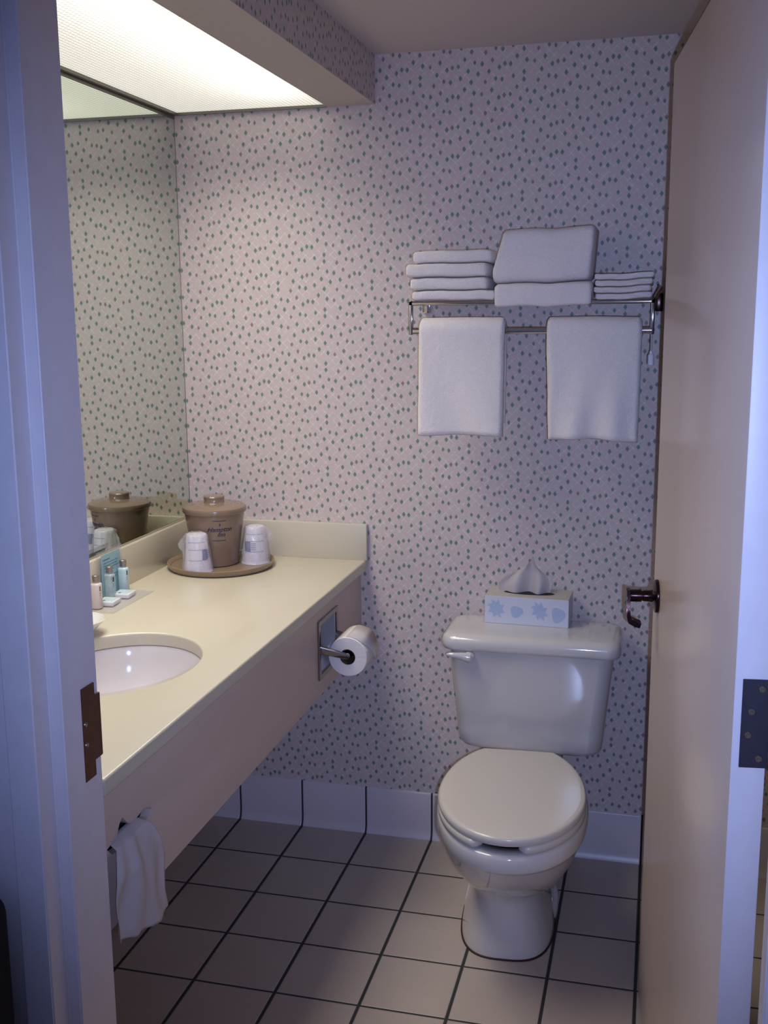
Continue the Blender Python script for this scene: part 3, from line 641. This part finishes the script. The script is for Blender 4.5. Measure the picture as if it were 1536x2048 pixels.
# hanging towels
def hanging(x0, x1, z0, seed, flare=0.0, lean=0.0, wv=0.0):
    bm = B(); R_ = []; NX = 40; t_ = 0.024; rb = 0.0095; zc = 1.506
    for k in range(NX+1):
        u = k/NX; en = min(u, 1-u)*(x1-x0); rx = 0.009; sh = 1.0 if en > rx else math.sqrt(max(0, 1-((rx-en)/rx)**2)); g = (1-sh)*0.009
        prof = []
        ro = rb+t_-g; ri = rb+0.0004+g*0.3; 
        NZ = 26
        for i in range(NZ+1): prof.append((-ro, z0+(zc-z0)*i/NZ))
        for i in range(1, 14): a = PI-PI*i/14; prof.append((ro*math.cos(a), zc+ro*math.sin(a)))
        for i in range(NZ+1): prof.append((ro, zc+(z0+0.03-zc)*i/NZ))
        prof.append(((ro+ri)/2, z0+0.027))
        for i in range(NZ+1): prof.append((ri, z0+0.03+(zc-z0-0.03)*i/NZ))
        for i in range(1, 10): a = PI*i/10; prof.append((ri*math.cos(a), zc+ri*math.sin(a)))
        for i in range(NZ+1): prof.append((-ri, zc+(z0-zc)*i/NZ))
        prof.append((-(ro+ri)/2, z0-0.004))
        ring = []
        for y, z in prof:
            fz = max(0, (zc-z)/(zc-z0)); x = x0+(x1-x0)*u
            yy = y+(0.007*nz(x*9+seed, z*5, seed)+0.0045*math.sin(x*(38+wv*14)+z*9+seed)*fz+wv*0.005*math.sin(x*70-z*10)*fz)*(1 if abs(y) > ri*1.5 else 0.0)*(0.25+0.75*fz)
            x += flare*fz*(u-0.3)+lean*fz+0.002*nz(z*12, seed, u*2)
            zz = z+(0.007*nz(x*8, seed, 2)+0.003*math.sin(u*3))*(fz if z < zc else 0.3)
            ring.append(Vector((x, YB+yy, zz)))
        R_.append(ring)
    rings(bm, R_); return finish('hanging_towel', bm, 'terry', None, True, auto=80)
GH = 'bath towels hanging from the lower bar of the rack'
T(hanging(-0.598, -0.379, 1.243, 3, 0.0, -0.002), 'white bath towel hanging from the left half of the bar', GH)
T(hanging(-0.274, -0.044, 1.238, 11, -0.010, 0.005, 1.0), 'white bath towel hanging from the right half of the bar, beside the door', GH)

# ------------------------------------------------------------------ ice bucket tray and cups
TC = Vector((-1.184, -0.1745, ZT))
tray = B(); lathe(tray, [(0.0001, 0.0005), (0.128, 0.0005), (0.139, 0.002), (0.1445, 0.008), (0.1465, 0.0175), (0.1440, 0.0185), (0.1405, 0.0165), (0.1350, 0.0070), (0.128, 0.0050), (0.0001, 0.0050)], TC, 96); bmesh.ops.scale(tray, vec=(1.03, 1.03, 1), space=Matrix.Translation(-TC), verts=tray.verts)
tag(finish('serving_tray', tray, 'tray', None), 'round taupe plastic tray with raised rim on the cream counter', 'tray')
BC = Vector((-1.205, -0.160, ZT+0.0052)); BK = empty('ice_bucket', BC); tag(BK, 'taupe lidded ice bucket with navy lettering on the round tray', 'ice bucket')
bm = B(); lathe(bm, [(0.0001, 0.0), (0.060, 0.0), (0.0635, 0.003), (0.0655, 0.020), (0.0735, 0.080), (0.0830, 0.140), (0.0850, 0.153), (0.0780, 0.153), (0.062, 0.02), (0.0001, 0.01)], BC, 72); finish('body', bm, 'bucket', BK)
bm = B(); lathe(bm, [(0.0780, 0.150), (0.0885, 0.1505), (0.0900, 0.153), (0.0900, 0.161), (0.0885, 0.165), (0.080, 0.1695), (0.060, 0.1735), (0.0300, 0.1755), (0.0285, 0.178), (0.0290, 0.1915), (0.0270, 0.1945), (0.0150, 0.1955), (0.0001, 0.1955)], BC, 72); finish('lid', bm, 'bucket', BK)
def bucket_r(z):
    P = [(0.0655, 0.020), (0.0735, 0.080), (0.0830, 0.140), (0.0850, 0.153)]
    for (r0, z0), (r1, z1) in zip(P[:-1], P[1:]):
        if z <= z1: return r0+(r1-r0)*(z-z0)/(z1-z0)
    return P[-1][0]
ANG = math.atan2(CAM.y-BC.y, CAM.x-BC.x)+math.radians(9)
def wrapxy(C, rf, u, z, ang, off=0.0005):
    r = rf(z)+off; a = ang+u/r; return Vector((C.x+r*math.cos(a), C.y+r*math.sin(a), C.z+z))
def wrapped_text(txt, size, u0, z0, C, rf, ang, mat, parent, name, shear=0.0):
    cu = bpy.data.curves.new('text', 'FONT'); cu.body = txt; cu.size = size; cu.shear = shear; cu.align_x = 'CENTER'; cu.extrude = 0; cu.offset = 0.0002
    tmp = bpy.data.objects.new('text', cu); col.objects.link(tmp); dg = bpy.context.evaluated_depsgraph_get()
    me = bpy.data.meshes.new_from_object(tmp.evaluated_get(dg)); bpy.data.objects.remove(tmp)
    bm = B(); bm.from_mesh(me); bpy.data.meshes.remove(me)
    for v in bm.verts: v.co = wrapxy(C, rf, u0+v.co.x, z0+v.co.y, ang)
    bmesh.ops.remove_doubles(bm, verts=bm.verts, dist=1e-6)
    return finish(name, bm, mat, parent, False)
def wrapped_patch(u0, u1, z0, z1, C, rf, ang, mat, parent, name, curve=0.0, off=0.0004):
    bm = B(); n = 16; R_ = []
    for k in range(3):
        z = z0+(z1-z0)*k/2; R_.append([wrapxy(C, rf, u0+(u1-u0)*i/n, z+curve*((2*i/n-1)**2), ang, off) for i in range(n+1)])
    rings(bm, R_, False, False, False); return finish(name, bm, mat, parent, False)
wrapped_text('Hampton', 0.0185, 0.000, 0.1050, BC, bucket_r, ANG, 'navy', BK, 'lettering', 0.35)
wrapped_text('Inn', 0.0175, 0.004, 0.0905, BC, bucket_r, ANG, 'navy', BK, 'lettering', 0.35)
wrapped_patch(-0.019, 0.018, 0.1350, 0.1366, BC, bucket_r, ANG, 'navy', BK, 'printed_line', 0.0006)
wrapped_patch(-0.019, 0.018, 0.0780, 0.0796, BC, bucket_r, ANG, 'navy', BK, 'printed_line', 0.0006)
wrapped_patch(-0.0004, 0.0012, 0.1205, 0.1285, BC, bucket_r, ANG, 'navy', BK, 'printed_mark')
wrapped_patch(-0.003, 0.004, 0.1240, 0.1252, BC, bucket_r, ANG, 'navy', BK, 'printed_mark', -0.0015)
# inverted cups in crinkled wrap
def cup(px, py, h, seed, lean, label, block_u, tail):
    C = Vector((px, py, ZT+0.0052)); root = empty('wrapped_cup', C); tag(root, label, 'cup', 'wrapped plastic cups on the tray')
    rf = lambda z: 0.0385-(0.0385-0.0270)*z/h
    bm = B(); lathe(bm, [(0.0400, 0.0), (0.0405, 0.002), (0.0388, 0.004), (rf(0.01), 0.010), (rf(h*0.5), h*0.5), (0.0272, h-0.003), (0.0255, h), (0.0001, h)], C, 48, cap0=False, cap1=True); finish('cup', bm, 'cup', root)
    ang = math.atan2(CAM.y-py, CAM.x-px)
    for z in (0.086, 0.066, 0.037): wrapped_patch(-0.027, 0.027, z, z+0.0011, C, rf, ang, 'blue', root, 'printed_band', 0.0, 0.0004)
    wrapped_patch(block_u, block_u+0.020, 0.038, 0.066, C, rf, ang, 'blue', root, 'printed_block')
    for k in range(4): wrapped_patch(block_u+0.020, block_u+0.036, 0.043+k*0.0055, 0.0446+k*0.0055, C, rf, ang, 'blue', root, 'printed_block')
    bm = B(); R_ = []; NA, NZ = 60, 22
    for j in range(NZ+1):
        v = j/NZ; z = 0.0008+v*(h+0.004); base = 0.0425-(0.0425-0.030)*v
        if v > 0.92: base *= 1-((v-0.92)/0.08)**2*0.5
        ring = []
        for i in range(NA):
            a = 2*PI*i/NA; r = base+0.0040*abs(nz(math.cos(a)*2.2+seed, math.sin(a)*2.2, v*3.5))+0.0012*math.sin(a*13+v*5)
            da = math.atan2(math.sin(a-tail), math.cos(a-tail)); r += 0.017*math.exp(-(da/0.16)**2)*math.exp(-((v-0.70)/0.16)**2)
            ring.append(Vector((px+r*math.cos(a)+lean*z, py+r*math.sin(a), C.z+z+0.002*nz(i*0.3, seed, v*2)*(v > 0.1))))
        R_.append(ring)
    rings(bm, R_, True, False, True); finish('plastic_wrap', bm, 'wrap', root, auto=60)
    return root
cup(-1.2130, -0.2700, 0.106, 3, -0.02, 'clear-wrapped plastic cup standing upside down at the front left of the bucket', 0.014, math.radians(190))
cup(-1.0975, -0.1300, 0.106, 8, 0.03, 'clear-wrapped plastic cup with a blue square, right of the bucket', -0.034, math.radians(15))
boxo_ = B(); 

# ------------------------------------------------------------------ toiletries display
def tagm(o, *a): return tag(o, *a)
AC = empty('acrylic_display', (-1.29, -0.585, ZT)); tag(AC, 'clear acrylic display stand holding a teal card against the backsplash', 'display stand')
bm = B(); box(bm, -1.330, -1.243, -0.695, -0.478, ZT+0.0003, ZT+0.0023, 0.0004, 1); finish('base_sheet', bm, 'acrylic', AC)
bm = B(); box(bm, -1.3350, -1.3335, -0.600, -0.470, ZT+0.0023, 0.972, 0.0003, 1); finish('back_sheet', bm, 'acrylic', AC)
CDX = -1.3325
CRD = empty('printed_card', (CDX, -0.530, ZT+0.0024)); tag(CRD, 'teal printed card standing in the clear display behind the bottles', 'card')
bm = B(); box(bm, CDX, CDX+0.0008, -0.580, -0.484, ZT+0.0024, 0.961); finish('card', bm, 'teal_card', CRD, False)
for z, y0, y1 in ((0.962, -0.632, -0.596), (0.954, -0.628, -0.556), (0.947, -0.628, -0.560), (0.940, -0.628, -0.552), (0.933, -0.628, -0.575), (0.919, -0.628, -0.556), (0.912, -0.628, -0.565)):
    bm = B(); y0, y1, z = y0+0.059, y1+0.059, z-0.016; box(bm, CDX+0.0008, CDX+0.0011, y0, y1, z, z+(0.0025 if z > 0.944 else 0.0012)); finish('print_line', bm, 'card_ink', CRD, False)
ZA = ZT+0.0025
def bottle(px, py, body, label, labelmat, w=0.0125):
    C = Vector((px, py, ZA)); root = empty('toiletry_bottle', C); tag(root, label, 'bottle', 'small toiletry bottles on the display')
    bm = B(); R_ = []
    for z, g in ((0, 0.85), (0.002, 1.0), (0.058, 1.0), (0.061, 0.95), (0.0625, 0.75), (0.0635, 0.5), (0.067, 0.48)):
        R_.append([Vector((x, y, ZA+z)) for x, y in sup(px, py, w*g, w*g, 2.8, 40)])
    rings(bm, R_); finish('body', bm, body, root, auto=60)
    bm = B(); lathe(bm, [(0.0082, 0.066), (0.0086, 0.067), (0.0082, 0.0725), (0.0089, 0.074), (0.0089, 0.081), (0.0080, 0.0822), (0.0001, 0.0822)], C, 32); finish('cap', bm, 'cap', root)
    rf = lambda z: w*1.02; ang = math.atan2(CAM.y-py, CAM.x-px)+0.55
    wrapped_patch(-0.0035, 0.0040, 0.044, 0.056, C, rf, ang, labelmat, root, 'label', 0, 0.0006)
    wrapped_patch(-0.003, 0.0030, 0.0375, 0.039, C, rf, ang, 'label_dark', root, 'label', 0, 0.0006)
    wrapped_patch(-0.002, 0.0025, 0.0325, 0.034, C, rf, ang, 'label_dark', root, 'label', 0, 0.0006)
bottle(-1.302, -0.663, 'lotion', 'small white lotion bottle nearest the dish, with silver cap', 'frame_grey')
bottle(-1.316, -0.570, 'aqua', 'small clear aqua bottle in front of the teal card, with silver cap', 'label_dark')
bottle(-1.316, -0.499, 'pale_blue', 'small pale blue bottle furthest from the dish, with silver cap', 'label_dark')
for (px, py, lab) in ((-1.294, -0.621, 'flat white and aqua soap packet at the foot of the clear bottle'), (-1.292, -0.545, 'flat white and aqua soap packet at the foot of the pale blue bottle')):
    root = empty('soap_packet', (px, py, ZA), math.radians(4)); tag(root, lab, 'soap', 'soap packets on the display')
    bm = B(); box(bm, -0.022, 0.022, -0.024, 0.024, 0, 0.0105, 0.0015, 2); finish('packet', bm, 'white_card', root, True, True)
    bm = B(); box(bm, -0.017, 0.017, -0.018, 0.018, 0.0105, 0.0108); finish('label', bm, 'pale_blue', root, False, True)
    bm = B(); box(bm, -0.010, -0.004, -0.014, -0.008, 0.0108, 0.0110); finish('label', bm, 'label_dark', root, False, True)
# shallow dish
bm = B(); lathe(bm, [(0.0001, 0.0), (0.024, 0.0), (0.026, 0.003), (0.040, 0.013), (0.055, 0.027), (0.0615, 0.0355), (0.0600, 0.0365), (0.052, 0.028), (0.036, 0.015), (0.020, 0.008), (0.0001, 0.007)], (-1.236, -0.868, ZT+0.0003), 72)
tag(finish('soap_dish', bm, 'dish', None), 'shallow white ceramic dish beside the sink, half hidden by the door frame', 'dish')

# tissue hanging out of the slot in the front panel
bm = B()
Lf = [(-1.492, .718), (-1.512, .700), (-1.528, .672), (-1.534, .640), (-1.534, .610), (-1.532, .585), (-1.530, .565)]
Rt = [(-1.398, .716), (-1.384, .698), (-1.362, .660), (-1.352, .628), (-1.352, .596), (-1.357, .562), (-1.350, .528)]
def lerp(L, v):
    q = v*(len(L)-1); i = min(int(q), len(L)-2); f = q-i; return [L[i][k]+(L[i+1][k]-L[i][k])*f for k in (0, 1)]
NU, NV = 48, 36; G = []
for j in range(NV+1):
    v = j/NV; a, b = lerp(Lf, v), lerp(Rt, v); row = []
    for i in range(NU+1):
        u = i/NU; y = a[0]+(b[0]-a[0])*u; z = a[1]+(b[1]-a[1])*u
        out = 0.003+0.020*min(1, v*3)**0.8
        x = HX+out+(0.007*math.sin(u*17+v*2.5)*math.exp(-u*1.6)+0.006*math.sin(u*7-v*3)+0.006*nz(u*3, v*3, 4))*min(1, v*3)
        if v < 0.08: x = HX-0.012+(x-HX+0.012)*(v/0.08)
        z += 0.010*nz(u*5, 2, 9)*v*v - 0.010*math.sin(u*PI)*v*v*v
        row.append(bm.verts.new((x, y, z)))
    G.append(row)
for a, b in zip(G[:-1], G[1:]):
    for i in range(NU): bm.faces.new((a[i], a[i+1], b[i+1], b[i]))
o = finish('hanging_tissue', bm, 'tissue', None); md = o.modifiers.new('thick', 'SOLIDIFY'); md.thickness = 0.0004
tag(o, 'crumpled white tissue hanging from the slot in the counter front panel', 'tissue')

# ------------------------------------------------------------------ black suitcase outside the doorway, at the picture's left edge
SC = empty('suitcase', (-1.07, -1.86, 0)); tag(SC, 'black suitcase standing against the wall left of the door frame', 'suitcase')
bm = B(); box(bm, -1.28, -0.842, -1.945, -1.735, 0.03, 0.770, 0.030, 5); finish('shell', bm, 'black', SC)
for x in (-1.22, -0.91): boxo('wheel', (x-0.02, x+0.02, -1.80, -1.75, 0.0, 0.05), 'dark', SC, 0.01, 3)
